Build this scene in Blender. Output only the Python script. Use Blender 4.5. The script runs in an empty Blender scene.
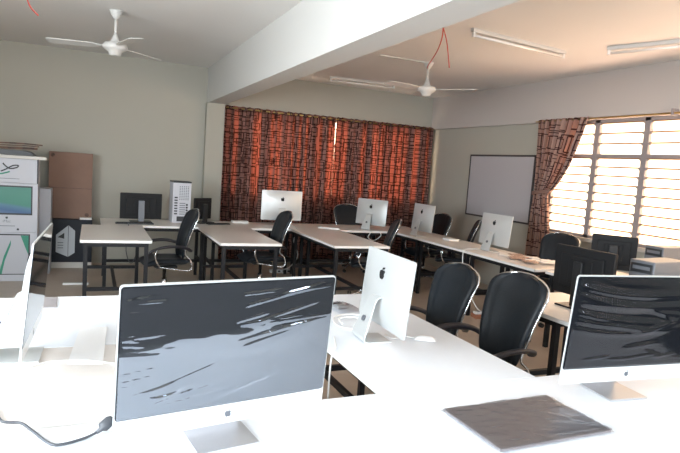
import bpy, bmesh, math, random
from mathutils import Vector, Matrix, noise
PI = math.pi
R = math.radians
scene = bpy.context.scene
COL = scene.collection

# ------------------------------------------------------------------ camera
cam_data = bpy.data.cameras.new('camera')
cam = bpy.data.objects.new('camera', cam_data)
COL.objects.link(cam)
yaw, pitch, roll = R(23.79), R(5.787), R(-4.051)
Fw = Vector((math.sin(yaw)*math.cos(pitch), math.cos(yaw)*math.cos(pitch), -math.sin(pitch)))
R0 = Vector((math.cos(yaw), -math.sin(yaw), 0)); U0 = R0.cross(Fw)
Rt = R0*math.cos(roll) - U0*math.sin(roll)
Up = U0*math.cos(roll) + R0*math.sin(roll)
m = Matrix((Rt, Up, -Fw)).transposed().to_4x4()
m.translation = Vector((0, 0, 1.6))
cam.matrix_world = m
cam_data.sensor_width = 36; cam_data.lens = 36*570.44/680
cam_data.clip_start = 0.05; cam_data.clip_end = 200
scene.camera = cam

# ------------------------------------------------------------------ light
scene.view_settings.view_transform = 'Standard'
scene.view_settings.look = 'None'
scene.view_settings.gamma = 1
scene.view_settings.use_curve_mapping = False
scene.view_settings.exposure = 0.0
world = bpy.data.worlds.new('world'); scene.world = world; world.use_nodes = True
nt = world.node_tree; nt.nodes.clear()
wo = nt.nodes.new('ShaderNodeOutputWorld'); bg = nt.nodes.new('ShaderNodeBackground')
tc = nt.nodes.new('ShaderNodeTexCoord'); sx = nt.nodes.new('ShaderNodeSeparateXYZ')
rp = nt.nodes.new('ShaderNodeValToRGB')
nt.links.new(tc.outputs['Generated'], sx.inputs[0])
mr = nt.nodes.new('ShaderNodeMapRange'); mr.inputs[1].default_value = -1; mr.inputs[2].default_value = 1
nt.links.new(sx.outputs[2], mr.inputs[0]); nt.links.new(mr.outputs[0], rp.inputs[0])
rp.color_ramp.elements[0].position = 0.47; rp.color_ramp.elements[0].color = (1.0, .74, .55, 1)
rp.color_ramp.elements[1].position = 0.52; rp.color_ramp.elements[1].color = (.86, .94, 1, 1)
nt.links.new(rp.outputs[0], bg.inputs[0]); bg.inputs[1].default_value = 3.2
nt.links.new(bg.outputs[0], wo.inputs[0])

def area(name, loc, aim, sx_, sy_, power, color, spread=180):
    l = bpy.data.lights.new(name, 'AREA'); l.shape = 'RECTANGLE'; l.size = sx_; l.size_y = sy_
    l.energy = power; l.color = color; l.spread = R(spread)
    o = bpy.data.objects.new(name, l); COL.objects.link(o)
    o.location = loc
    d = Vector(aim) - Vector(loc)
    o.rotation_euler = d.to_track_quat('-Z', 'Y').to_euler()
    return o
# daylight entering through the louvre windows on the right, the doorway side and the windows behind the camera
area('daylight_louvres', (6.1, 3.4, 1.9), (0, 3.4, 1.5), 5.6, 1.8, 160, (1, .91, .82))
area('groundlight_louvres', (6.3, 3.4, 0.4), (3.2, 3.6, 3.0), 5.6, 1.2, 400, (1, .61, .43))
area('daylight_left', (-2.75, 1.3, 1.65), (0, 1.7, 1.2), 4.4, 1.5, 430, (.84, .93, 1))
area('daylight_behind', (1.4, -2.75, 1.7), (1.2, 0, 1.0), 5.0, 1.4, 230, (.84, .93, 1))
area('daylight_curtained', (3.7, 9.25, 1.75), (3.6, 8, 1.6), 3.6, 1.6, 165, (1, .90, .78))

# ------------------------------------------------------------------ materials
def mat(name, color, rough=.5, metal=0, bump=None, var=None, spec=.5, coat=0, alpha=None, trans=0):
    mt = bpy.data.materials.new(name); mt.use_nodes = True
    n = mt.node_tree.nodes; l = mt.node_tree.links; b = n['Principled BSDF']
    b.inputs['Base Color'].default_value = (*color, 1)
    b.inputs['Roughness'].default_value = rough; b.inputs['Metallic'].default_value = metal
    b.inputs['Specular IOR Level'].default_value = spec
    b.inputs['Coat Weight'].default_value = coat; b.inputs['Coat Roughness'].default_value = .08
    b.inputs['Transmission Weight'].default_value = trans
    if alpha is not None: b.inputs['Alpha'].default_value = alpha
    if var:   # (scale, second colour, contrast)
        t = n.new('ShaderNodeTexCoord'); no = n.new('ShaderNodeTexNoise'); no.inputs['Scale'].default_value = var[0]
        no.inputs['Detail'].default_value = 5
        l.new(t.outputs['Object'], no.inputs['Vector'])
        cr = n.new('ShaderNodeValToRGB'); cr.color_ramp.elements[0].position = .5-var[2]; cr.color_ramp.elements[1].position = .5+var[2]
        cr.color_ramp.elements[0].color = (*color, 1); cr.color_ramp.elements[1].color = (*var[1], 1)
        l.new(no.outputs[0], cr.inputs[0]); l.new(cr.outputs[0], b.inputs['Base Color'])
    if bump:  # (scale, strength)
        t = n.new('ShaderNodeTexCoord'); no = n.new('ShaderNodeTexNoise'); no.inputs['Scale'].default_value = bump[0]
        no.inputs['Detail'].default_value = 4
        l.new(t.outputs['Object'], no.inputs['Vector'])
        bm_ = n.new('ShaderNodeBump'); bm_.inputs['Strength'].default_value = bump[1]; bm_.inputs['Distance'].default_value = .01
        l.new(no.outputs[0], bm_.inputs['Height']); l.new(bm_.outputs[0], b.inputs['Normal'])
    return mt
M = {}
M['wall'] = mat('wall_paint', (.40, .39, .335), .75, var=(1.3, (.425, .41, .355), .3), bump=(60, .05))
M['lintel'] = mat('lintel_paint', (.48, .445, .42), .75)
M['beam'] = mat('beam_paint', (.60, .60, .58), .75, bump=(50, .05))
M['ceiling'] = mat('ceiling_paint', (.74, .73, .71), .85, var=(.8, (.78, .77, .75), .3))
M['floor'] = mat('floor_screed', (.44, .36, .29), .38, var=(5, (.50, .415, .34), .25), bump=(30, .03))
M['top'] = mat('desk_laminate', (.74, .69, .65), .33, var=(25, (.78, .74, .70), .3))
M['edge'] = mat('desk_edge', (.80, .79, .77), .4)
M['steel_black'] = mat('black_steel', (.010, .010, .012), .5, spec=.3)
M['alu'] = mat('aluminium', (.66, .68, .68), .38, metal=.4, bump=(400, .02))
M['stand_grey'] = mat('brushed_aluminium', (.56, .56, .58), .35, metal=.7)
M['alu_edge'] = mat('aluminium_light', (.80, .82, .84), .35, metal=.3)
M['logo'] = mat('black_logo', (.01, .01, .012), .15)
M['logo_grey'] = mat('dark_grey_logo', (.12, .13, .15), .3)
M['glass_black'] = mat('screen_glass', (.012, .014, .018), .06, spec=.8)
M['chrome'] = mat('chrome', (.75, .76, .78), .16, metal=1)
M['leather'] = mat('black_leather', (.010, .014, .019), .42, bump=(120, .12), spec=.4)
M['black_fabric'] = mat('black_fabric', (.010, .012, .014), .75, bump=(200, .2))
M['plastic_black'] = mat('black_plastic', (.013, .013, .014), .38)
M['plastic_rub'] = mat('matte_black_plastic', (.009, .009, .010), .55, spec=.25)
M['top_lit'] = mat('desk_laminate_lit', (.82, .86, .91), .35, var=(25, (.84, .88, .93), .3))  # whiter, bluer copy of the desk laminate: strong near daylight put into the colour
M['armpad'] = mat('armrest_plastic', (.018, .016, .021), .4)
M['white_plastic'] = mat('white_plastic', (.80, .80, .79), .3)
M['white_enamel'] = mat('white_enamel', (.62, .62, .60), .35)
M['tube'] = mat('tube_glass', (.86, .85, .83), .12, coat=.5)
M['paper'] = mat('paper', (.86, .86, .86), .7)
M['paper_pink'] = mat('printed_paper', (.62, .45, .38), .6, var=(60, (.25, .16, .13), .1))
M['card'] = mat('cardboard', (.225, .137, .10), .8, var=(6, (.26, .16, .12), .3))
M['card_dark'] = mat('cardboard_dark', (.17, .10, .07), .8, var=(20, (.06, .04, .035), .1))
M['white_box'] = mat('white_carton', (.52, .53, .575), .5)
M['white_box_grey'] = mat('white_carton_face', (.48, .49, .53), .45)
M['black_box'] = mat('black_carton', (.011, .013, .02), .5, spec=.3)
M['grey_print'] = mat('grey_print', (.50, .53, .56), .4)
M['grey_print_dark'] = mat('grey_print_dark', (.17, .19, .21), .4)
M['green_print'] = mat('green_print', (.03, .25, .16), .4)
M['black_print'] = mat('black_print', (.012, .015, .018), .4)
M['foam'] = mat('foam_board', (.66, .64, .60), .7)
M['whiteboard'] = mat('whiteboard_surface', (.44, .43, .445), .3)
M['wb_frame'] = mat('whiteboard_frame', (.06, .05, .05), .5)
M['rod'] = mat('brass_rod', (.55, .38, .14), .3, metal=.9)
M['frame'] = mat('window_frame_paint', (.28, .25, .25), .45)
M['band'] = mat('curtain_band', (.20, .11, .085), .8)
M['sill'] = mat('sill_paint', (.55, .52, .48), .6)
M['red_wire'] = mat('red_wire', (.55, .09, .07), .5)
M['pc_silver'] = mat('silver_case', (.17, .18, .20), .45, metal=.2)
M['blade_edge'] = mat('louvre_edge', (.30, .16, .08), .5)
M['pc_dark'] = mat('dark_bezel', (.03, .032, .036), .4)
M['cable_grey'] = mat('grey_cable', (.05, .055, .065), .45)
M['pad_grey'] = mat('grey_sheet', (.32, .295, .30), .5, var=(8, (.38, .355, .36), .2), bump=(14, .3))
M['wrap'] = None
M['terracotta'] = mat('terracotta_block', (.38, .15, .08), .7)
M['reflect_blue'] = mat('blue_reflection_panel', (.04, .22, .55), .5)
M['reflect_dark'] = mat('dark_reflection_sheet', (.062, .060, .060), .9)
M['far_dark'] = mat('dark_panel', (.06, .055, .055), .5)

def louvre_mat():
    mt = bpy.data.materials.new('frosted_louvre'); mt.use_nodes = True
    n = mt.node_tree.nodes; l = mt.node_tree.links; n.clear()
    o = n.new('ShaderNodeOutputMaterial'); tr = n.new('ShaderNodeBsdfTransparent'); tl = n.new('ShaderNodeBsdfTranslucent')
    gl = n.new('ShaderNodeBsdfGlossy'); gl.inputs['Roughness'].default_value = .25
    tr.inputs[0].default_value = (1, .93, .83, 1); tl.inputs[0].default_value = (.9, .80, .66, 1)
    a = n.new('ShaderNodeMixShader'); a.inputs[0].default_value = .5
    b = n.new('ShaderNodeMixShader'); b.inputs[0].default_value = .07
    l.new(tr.outputs[0], a.inputs[1]); l.new(tl.outputs[0], a.inputs[2])
    l.new(a.outputs[0], b.inputs[1]); l.new(gl.outputs[0], b.inputs[2]); l.new(b.outputs[0], o.inputs[0])
    return mt
M['louvre'] = louvre_mat()

def curtain_mat(name, c1, c2, line, trans_w, sheer, stripe_scale, pat=1.0, lw0=.0044):
    """woven fabric: outlined rectangles over a two-tone ground; striped translucency stands in for daylight glowing through the folds"""
    mt = bpy.data.materials.new(name); mt.use_nodes = True
    n = mt.node_tree.nodes; l = mt.node_tree.links; n.clear()
    o = n.new('ShaderNodeOutputMaterial'); uv = n.new('ShaderNodeUVMap'); uv.uv_map = 'cloth'
    def M_(op, x, y=None):
        q = n.new('ShaderNodeMath'); q.operation = op
        for k_, v_ in enumerate((x, y)):
            if v_ is None: continue
            if isinstance(v_, (int, float)): q.inputs[k_].default_value = v_
            else: l.new(v_, q.inputs[k_])
        return q.outputs[0]
    suv = n.new('ShaderNodeSeparateXYZ'); l.new(uv.outputs[0], suv.inputs[0])
    def loops(cw, chh, ox, oy, lw):
        """outline of one rectangle per cell, each of its own size"""
        x = M_('ADD', M_('DIVIDE', suv.outputs[0], cw*pat), ox); y = M_('ADD', M_('DIVIDE', suv.outputs[1], chh*pat), oy)
        cv = n.new('ShaderNodeCombineXYZ'); l.new(M_('FLOOR', x), cv.inputs[0]); l.new(M_('FLOOR', y), cv.inputs[1])
        wn = n.new('ShaderNodeTexWhiteNoise'); wn.noise_dimensions = '3D'; l.new(cv.outputs[0], wn.inputs[0])
        sc = n.new('ShaderNodeSeparateColor'); l.new(wn.outputs['Color'], sc.inputs[0])
        hx = M_('ADD', M_('MULTIPLY', sc.outputs[0], .22), .24); hy = M_('ADD', M_('MULTIPLY', sc.outputs[1], .20), .24)
        ax = M_('MULTIPLY', M_('SUBTRACT', M_('ABSOLUTE', M_('SUBTRACT', M_('FRACT', x), .5)), hx), cw*pat)
        ay = M_('MULTIPLY', M_('SUBTRACT', M_('ABSOLUTE', M_('SUBTRACT', M_('FRACT', y), .5)), hy), chh*pat)
        dd = M_('ABSOLUTE', M_('MAXIMUM', ax, ay))
        return M_('LESS_THAN', dd, lw)
    lwid = lw0*pat
    line_ = M_('MAXIMUM', M_('MAXIMUM', loops(.17, .13, 0, 0, lwid), loops(.15, .11, .5, .45, lwid)), loops(.24, .19, .3, .7, lwid))
    mp = n.new('ShaderNodeMapping'); mp.inputs['Scale'].default_value = (1, .6, 1); l.new(uv.outputs[0], mp.inputs[0])
    vo = n.new('ShaderNodeTexVoronoi'); vo.distance = 'CHEBYCHEV'; vo.inputs['Scale'].default_value = 5/pat; l.new(mp.outputs[0], vo.inputs['Vector'])
    sp = n.new('ShaderNodeSeparateColor'); l.new(vo.outputs['Color'], sp.inputs[0])
    g2 = n.new('ShaderNodeMath'); g2.operation = 'GREATER_THAN'; g2.inputs[1].default_value = .35; l.new(sp.outputs[1], g2.inputs[0])
    mm = n.new('ShaderNodeMath'); mm.operation = 'MULTIPLY'; l.new(line_, mm.inputs[0]); mm.inputs[1].default_value = 1
    base = n.new('ShaderNodeMix'); base.data_type = 'RGBA'; l.new(g2.outputs[0], base.inputs[0])
    base.inputs[6].default_value = (*c1, 1); base.inputs[7].default_value = (*c2, 1)
    fin = n.new('ShaderNodeMix'); fin.data_type = 'RGBA'; l.new(mm.outputs[0], fin.inputs[0]); l.new(base.outputs[2], fin.inputs[6]); fin.inputs[7].default_value = (*line, 1)
    di = n.new('ShaderNodeBsdfDiffuse'); l.new(fin.outputs[2], di.inputs[0])
    # bright and dark bands of backlit folds, put in as striped translucency
    sx_ = n.new('ShaderNodeSeparateXYZ'); l.new(uv.outputs[0], sx_.inputs[0])
    nz = n.new('ShaderNodeTexNoise'); nz.noise_dimensions = '1D'; nz.inputs['Scale'].default_value = stripe_scale; nz.inputs['Detail'].default_value = 1.5
    l.new(sx_.outputs[0], nz.inputs['W'])
    cr = n.new('ShaderNodeMapRange'); cr.inputs[1].default_value = .47; cr.inputs[2].default_value = .55; cr.inputs[3].default_value = trans_w*.22; cr.inputs[4].default_value = trans_w
    l.new(nz.outputs[0], cr.inputs[0])
    tl = n.new('ShaderNodeBsdfTranslucent')
    tcx = n.new('ShaderNodeMix'); tcx.data_type = 'RGBA'; l.new(mm.outputs[0], tcx.inputs[0]); tcx.inputs[6].default_value = (*sheer, 1); tcx.inputs[7].default_value = (sheer[0]*.25, sheer[1]*.25, sheer[2]*.25, 1)
    l.new(tcx.outputs[2], tl.inputs[0])
    ms = n.new('ShaderNodeMixShader'); l.new(cr.outputs[0], ms.inputs[0]); l.new(di.outputs[0], ms.inputs[1]); l.new(tl.outputs[0], ms.inputs[2])
    l.new(ms.outputs[0], o.inputs[0])
    return mt
M['curtain_red'] = curtain_mat('red_brown_curtain', (.24, .135, .115), (.29, .165, .14), (.045, .025, .022), .56, (.70, .33, .25), 5.5, 1.3)
M['curtain_tan'] = curtain_mat('brown_patterned_curtain', (.33, .215, .18), (.38, .245, .20), (.06, .025, .025), .34, (.8, .45, .25), 4.0, 1.9, .0030)

def film_mat(name, haze, tint, rough):
    mt = bpy.data.materials.new(name); mt.use_nodes = True
    n = mt.node_tree.nodes; l = mt.node_tree.links; n.clear()
    o = n.new('ShaderNodeOutputMaterial'); tr = n.new('ShaderNodeBsdfTransparent'); gl = n.new('ShaderNodeBsdfGlossy')
    tr.inputs[0].default_value = (.92, .93, .95, 1)
    gl.inputs[0].default_value = (*tint, 1); gl.inputs['Roughness'].default_value = rough
    fr = n.new('ShaderNodeFresnel'); fr.inputs[0].default_value = 1.5
    ad = n.new('ShaderNodeMath'); ad.operation = 'ADD'; ad.inputs[1].default_value = haze; l.new(fr.outputs[0], ad.inputs[0]); ad.use_clamp = True
    b = n.new('ShaderNodeMixShader'); l.new(ad.outputs[0], b.inputs[0])
    l.new(tr.outputs[0], b.inputs[1]); l.new(gl.outputs[0], b.inputs[2]); l.new(b.outputs[0], o.inputs[0])
    return mt
M['film'] = film_mat('clear_plastic_film', .21, (.82, .89, 1), .03)
M['film_dark'] = film_mat('clear_plastic_film_thin', .02, (.9, .9, .95), .13)
M['wrap'] = film_mat('clear_wrapping', .05, (.9, .9, .95), .35)

def wallpaper_mat():
    mt = bpy.data.materials.new('printed_wave_picture'); mt.use_nodes = True
    n = mt.node_tree.nodes; l = mt.node_tree.links; b = n['Principled BSDF']
    t = n.new('ShaderNodeTexCoord'); s = n.new('ShaderNodeSeparateXYZ'); l.new(t.outputs['Generated'], s.inputs[0])
    w = n.new('ShaderNodeMath'); w.operation = 'MULTIPLY_ADD'; w.inputs[1].default_value = .30; l.new(s.outputs[0], w.inputs[0]); l.new(s.outputs[2], w.inputs[2])
    cr = n.new('ShaderNodeValToRGB'); e = cr.color_ramp.elements
    e[0].position = .1; e[0].color = (.11, .17, .28, 1); e[1].position = 1; e[1].color = (.05, .22, .165, 1)
    for p, c in ((.30, (.04, .11, .24, 1)), (.48, (.07, .18, .27, 1)), (.58, (.04, .21, .155, 1))):
        x = e.new(p); x.color = c
    l.new(w.outputs[0], cr.inputs[0]); l.new(cr.outputs[0], b.inputs['Base Color']); b.inputs['Roughness'].default_value = .4
    return mt
M['wave'] = wallpaper_mat()

# ------------------------------------------------------------------ mesh helpers
def box(bm, x0, x1, y0, y1, z0, z1, mtx=None):
    vs = [bm.verts.new((x, y, z)) for x in (x0, x1) for y in (y0, y1) for z in (z0, z1)]
    if mtx:
        for v in vs: v.co = mtx @ v.co
    for f in ((0, 1, 3, 2), (4, 6, 7, 5), (0, 4, 5, 1), (2, 3, 7, 6), (0, 2, 6, 4), (1, 5, 7, 3)):
        bm.faces.new([vs[i] for i in f])
    return vs
def catmull(pts, k=6):
    P_ = [Vector(p) for p in pts]; out = []
    for i in range(len(P_)-1):
        a = P_[max(i-1, 0)]; b = P_[i]; c = P_[i+1]; d = P_[min(i+2, len(P_)-1)]
        for j in range(k):
            t = j/k
            out.append(.5*((2*b) + (c-a)*t + (2*a-5*b+4*c-d)*t*t + (3*b-a-3*c+d)*t**3))
    out.append(P_[-1]); return out
def tube(bm, pts, r, seg=8, smooth=True, closed=False, rx=None):
    """tube along pts; r number or list; rx = (width, height) for a rectangular sweep"""
    P_ = [Vector(p) for p in pts]; n = len(P_); rings = []
    up = None
    for i, p in enumerate(P_):
        if closed: t = P_[(i+1) % n]-P_[i-1]
        else: t = P_[min(i+1, n-1)]-P_[max(i-1, 0)]
        t.normalize()
        if up is None:
            up = Vector((0, 0, 1)) if abs(t.z) < .9 else Vector((1, 0, 0))
        a = t.cross(up); a.normalize(); b = a.cross(t); b.normalize(); up = b
        rr = r[i] if isinstance(r, (list, tuple)) else r
        ring = []
        for k in range(seg):
            an = 2*PI*k/seg
            if rx:
                ca, sa = math.cos(an), math.sin(an)
                q = max(abs(ca), abs(sa)); e = 1/(abs(ca)**4+abs(sa)**4)**.25
                ring.append(bm.verts.new(p + a*ca*e*rx[0]/2*rr + b*sa*e*rx[1]/2*rr))
            else:
                ring.append(bm.verts.new(p + a*math.cos(an)*rr + b*math.sin(an)*rr))
        rings.append(ring)
    m_ = n if closed else n-1
    for i in range(m_):
        A, B = rings[i], rings[(i+1) % n]
        for k in range(seg):
            f = bm.faces.new((A[k], A[(k+1) % seg], B[(k+1) % seg], B[k])); f.smooth = smooth
    if not closed:
        bm.faces.new(rings[0][::-1]); bm.faces.new(rings[-1])
def lathe(bm, prof, c=(0, 0, 0), seg=24, axis='Z'):
    rings = []
    for r_, z in prof:
        ring = []
        for k in range(seg):
            a = 2*PI*k/seg
            if axis == 'Z': v = (c[0]+r_*math.cos(a), c[1]+r_*math.sin(a), c[2]+z)
            elif axis == 'X': v = (c[0]+z, c[1]+r_*math.cos(a), c[2]+r_*math.sin(a))
            else: v = (c[0]+r_*math.sin(a), c[1]+z, c[2]+r_*math.cos(a))
            ring.append(bm.verts.new(v))
        rings.append(ring)
    for A, B in zip(rings, rings[1:]):
        for k in range(seg):
            f = bm.faces.new((A[k], A[(k+1) % seg], B[(k+1) % seg], B[k])); f.smooth = True
    bm.faces.new(rings[0][::-1]); bm.faces.new(rings[-1])
def prism(bm, poly, y0, y1, mtx=None):
    """poly in XZ, extruded along Y"""
    a = [bm.verts.new((x, y0, z)) for x, z in poly]; b = [bm.verts.new((x, y1, z)) for x, z in poly]
    if mtx:
        for v in a+b: v.co = mtx @ v.co
    n = len(poly)
    bm.faces.new(a); bm.faces.new(b[::-1])
    for i in range(n): bm.faces.new((a[i], b[i], b[(i+1) % n], a[(i+1) % n]))
def rrect(w, h, r, n=5, x0=0, z0=0):
    """rounded rectangle outline centred on x0, standing on z0"""
    out = []
    for cx, cz, a0 in ((w/2-r, h-r, 0), (-w/2+r, h-r, 90), (-w/2+r, r, 180), (w/2-r, r, 270)):
        for k in range(n+1):
            a = R(a0+90*k/n); out.append((x0+cx+r*math.cos(a), z0+cz+r*math.sin(a)))
    return out
def obj(name, bm, material, parent=None, loc=(0, 0, 0), rot=(0, 0, 0), bevel=0, smooth=False, label=None):
    bmesh.ops.recalc_face_normals(bm, faces=bm.faces)
    me = bpy.data.meshes.new(name); bm.to_mesh(me); bm.free()
    me.materials.append(M[material] if isinstance(material, str) else material)
    o = bpy.data.objects.new(name, me); COL.objects.link(o)
    o.location = loc; o.rotation_euler = rot
    if parent: o.parent = parent
    if bevel:
        md = o.modifiers.new('bevel', 'BEVEL'); md.width = bevel; md.segments = 2; md.limit_method = 'ANGLE'
    if smooth:
        for p in me.polygons: p.use_smooth = True
    if label: o['label'] = label
    return o
def tag(o, label, cat, group=None):
    o['label'] = label; o['category'] = cat
    if group: o['group'] = group
    return o
def thing(name, label, cat, loc=(0, 0, 0), rz=0, group=None):
    o = bpy.data.objects.new(name, None); COL.objects.link(o); o.empty_display_size = .1
    o.location = loc; o.rotation_euler = (0, 0, rz)
    return tag(o, label, cat, group)
def struct(name, bm, material, parent=None, bevel=0, **k):
    o = obj(name, bm, material, parent, bevel=bevel, **k)
    if parent is None: o['kind'] = 'structure'
    return o
def copy_tree(o, parent=None):
    kids = [c for c in COL.objects if c.parent == o]
    c = o.copy(); COL.objects.link(c)
    if parent: c.parent = parent
    for k in kids: copy_tree(k, c)
    return c
def dup(root, loc, rz, label):
    c = copy_tree(root); c.location = loc; c.rotation_euler = (0, 0, rz); c['label'] = label
    return c
B = bmesh.new

# ------------------------------------------------------------------ the room
YB, XW, ZC, XL, YN = 8.8, 5.51, 2.953, -2.6, -2.6
bm = B(); box(bm, XL-.2, XW+.3, YN-.2, YB+.3, -.15, 0); struct('floor', bm, 'floor')
bm = B(); box(bm, XL-.2, XW+.3, YN-.2, YB+.3, ZC, ZC+.15); struct('ceiling', bm, 'ceiling')
# back wall with the curtained window opening
bx0, bx1, bz0, bz1 = 1.98, 5.40, 1.10, 2.40
bm = B()
box(bm, XL-.2, bx0, YB, YB+.2, 0, ZC); box(bm, bx1, XW+.3, YB, YB+.2, 0, ZC)
box(bm, bx0, bx1, YB, YB+.2, 0, bz0); box(bm, bx0, bx1, YB, YB+.2, bz1, ZC)
struct('wall_back', bm, 'wall')
# window wall, recessed a little under the lintel
wy0, wy1, wz0, wz1 = .42, 5.86, .97, 2.398
bm = B(); XR = XW+.06
box(bm, XR, XR+.16, wy1, YB, 0, 2.40); box(bm, XR, XR+.16, YN, wy0, 0, 2.40)
box(bm, XR, XR+.16, wy0, wy1, 0, wz0); box(bm, XR, XR+.16, wy0, wy1, wz1, 2.40)
struct('wall_right', bm, 'wall')
bm = B(); box(bm, XW, XW+.25, YN, YB, 2.40, ZC); struct('trim_1', bm, 'lintel')
bm = B(); box(bm, XR-.05, XR+.02, wy0-.02, wy1+.02, wz0-.045, wz0); struct('trim_2', bm, 'sill')
# left wall (daylit opening near the camera) and the wall behind the camera
bm = B()
box(bm, XL-.15, XL, 3.5, YB, 0, ZC); box(bm, XL-.15, XL, YN, -.9, 0, ZC)
box(bm, XL-.15, XL, -.9, 3.5, 0, .95); box(bm, XL-.15, XL, -.9, 3.5, 2.4, ZC)
struct('wall_left', bm, 'wall')
bm = B()
box(bm, XL, -1.1, YN-.15, YN, 0, ZC); box(bm, 3.9, XW, YN-.15, YN, 0, ZC)
box(bm, -1.1, 3.9, YN-.15, YN, 0, 1.0); box(bm, -1.1, 3.9, YN-.15, YN, 2.4, ZC)
struct('wall_near', bm, 'wall')
bm = B(); box(bm, XL, .2, YN, YN+.02, 0, .95); struct('added_blue_panel', bm, 'reflect_blue')  # added panel behind the camera, there only to reflect blue in the screen film
bm = B(); box(bm, XL+.3, XW-.3, YN+.02, .90, 0, .008); struct('added_dark_sheet', bm, 'reflect_dark')  # added dark sheet behind the camera, there to darken the screen film's reflection
# ceiling beam and its pilaster on the back wall
bm = B(); box(bm, 1.56, 1.81, YN, YB, 2.436, ZC); struct('trim_3', bm, 'beam')
bm = B(); box(bm, 1.545, 1.81, YB-.12, YB, 0, 2.436); struct('trim_4', bm, 'wall')

# louvre windows on the right wall
def louvre_window(name, axis, a0, a1, z0, z1, c, n, trans, pitch_=.105):
    """axis 'Y': window in a wall of constant x; 'X': constant y"""
    root = bpy.data.objects.new(name, None); COL.objects.link(root); root['kind'] = 'structure'
    step = (a1-a0)/n
    def bx(bm, u0, u1, d0, d1, q0, q1):
        if axis == 'Y': box(bm, c+d0, c+d1, u0, u1, q0, q1)
        else: box(bm, u0, u1, c+d0, c+d1, q0, q1)
    bm = B()
    for i in range(n+1):
        u = a0+i*step; w = .035 if 0 < i < n else .03
        bx(bm, u-w, u+w, 0, .07, z0, z1)
    bx(bm, a0, a1, 0, .07, z0, z0+.035); bx(bm, a0, a1, 0, .07, z1-.035, z1)
    bx(bm, a0, a1, -.005, .065, trans-.02, trans+.02)
    obj('window_frame', bm, 'frame', root)
    for i in range(n):
        u0 = a0+i*step+.036; u1 = a0+(i+1)*step-.036
        bl = B(); cl = B(); ed = B()
        for q0, q1 in ((z0+.04, trans-.025), (trans+.025, z1-.04)):
            k = max(1, round((q1-q0)/pitch_)); s = (q1-q0)/k
            for j in range(k):
                zc = q0+(j+.5)*s; h = s*.56; dx = .022
                # a blade: thin slab leaning outward at the bottom
                if axis == 'Y':
                    pts = [(c+.035-dx, zc+h), (c+.040-dx, zc+h), (c+.040+dx, zc-h), (c+.035+dx, zc-h)]
                    vs = [[bl.verts.new((x, u, z)) for x, z in pts] for u in (u0, u1)]
                else:
                    pts = [(c+.035-dx, zc+h), (c+.040-dx, zc+h), (c+.040+dx, zc-h), (c+.035+dx, zc-h)]
                    vs = [[bl.verts.new((u, x, z)) for x, z in pts] for u in (u0, u1)]
                bx(ed, u0, u1, .032-dx, .044-dx+.004, zc+h-.015, zc+h)
                bl.faces.new(vs[0]); bl.faces.new(vs[1][::-1])
                for e in range(4): bl.faces.new((vs[0][e], vs[1][e], vs[1][(e+1) % 4], vs[0][(e+1) % 4]))
                for u, sg in ((u0, 1), (u1, -1)):
                    bx(cl, min(u-.004*sg, u+.022*sg), max(u-.004*sg, u+.022*sg), .004, .02, zc+h-.03, zc+h-.008)
        obj('louvre_glass', bl, 'louvre', root); obj('louvre_edges', ed, 'blade_edge', root); obj('louvre_clips', cl, 'frame', root)
    return root
louvre_window('window_1', 'Y', wy0, wy1, wz0, wz1, XR+.01, 8, 1.97)
louvre_window('window_2', 'X', bx0, bx1, bz0, bz1, YB+.05, 5, 1.97)
# plain sashes in the openings outside the frame
bm = B()
for y in (-.9, .2, 1.3, 2.4, 3.5): box(bm, XL-.1, XL-.05, y-.03, y+.03, .95, 2.4)
box(bm, XL-.1, XL-.05, -.9, 3.5, 1.85, 1.9); struct('window_3', bm, 'frame')
bm = B()
for x in (-1.1, .15, 1.4, 2.65, 3.9): box(bm, x-.03, x+.03, YN-.1, YN-.05, 1.0, 2.4)
box(bm, -1.1, 3.9, YN-.1, YN-.05, 1.85, 1.9); struct('window_4', bm, 'frame')

# ------------------------------------------------------------------ curtains
def cloth(name, path, z0f, z1, material, nz=24, close=.004):
    """path(u, t) -> (x, y) for u 0..1 along the cloth, t 0 top..1 bottom; uv in metres of cloth"""
    bm = B(); uvl = bm.loops.layers.uv.new('cloth'); nu = path.nu; W = path.width
    grid = []
    for j in range(nz+1):
        t = j/nz; row = []
        for i in range(nu+1):
            x, y, z = path(i/nu, t); row.append(bm.verts.new((x, y, z)))
        grid.append(row)
    for j in range(nz):
        for i in range(nu):
            f = bm.faces.new((grid[j][i], grid[j][i+1], grid[j+1][i+1], grid[j+1][i])); f.smooth = True
            for lp, (a, b) in zip(f.loops, ((i, j), (i+1, j), (i+1, j+1), (i, j+1))):
                lp[uvl].uv = (a/nu*W, (1-b/nz)*path.height)
    me = bpy.data.meshes.new(name); bm.to_mesh(me); bm.free(); me.materials.append(M[material])
    o = bpy.data.objects.new(name, me); COL.objects.link(o)
    md = o.modifiers.new('solid', 'SOLIDIFY'); md.thickness = .0015
    return o
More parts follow.
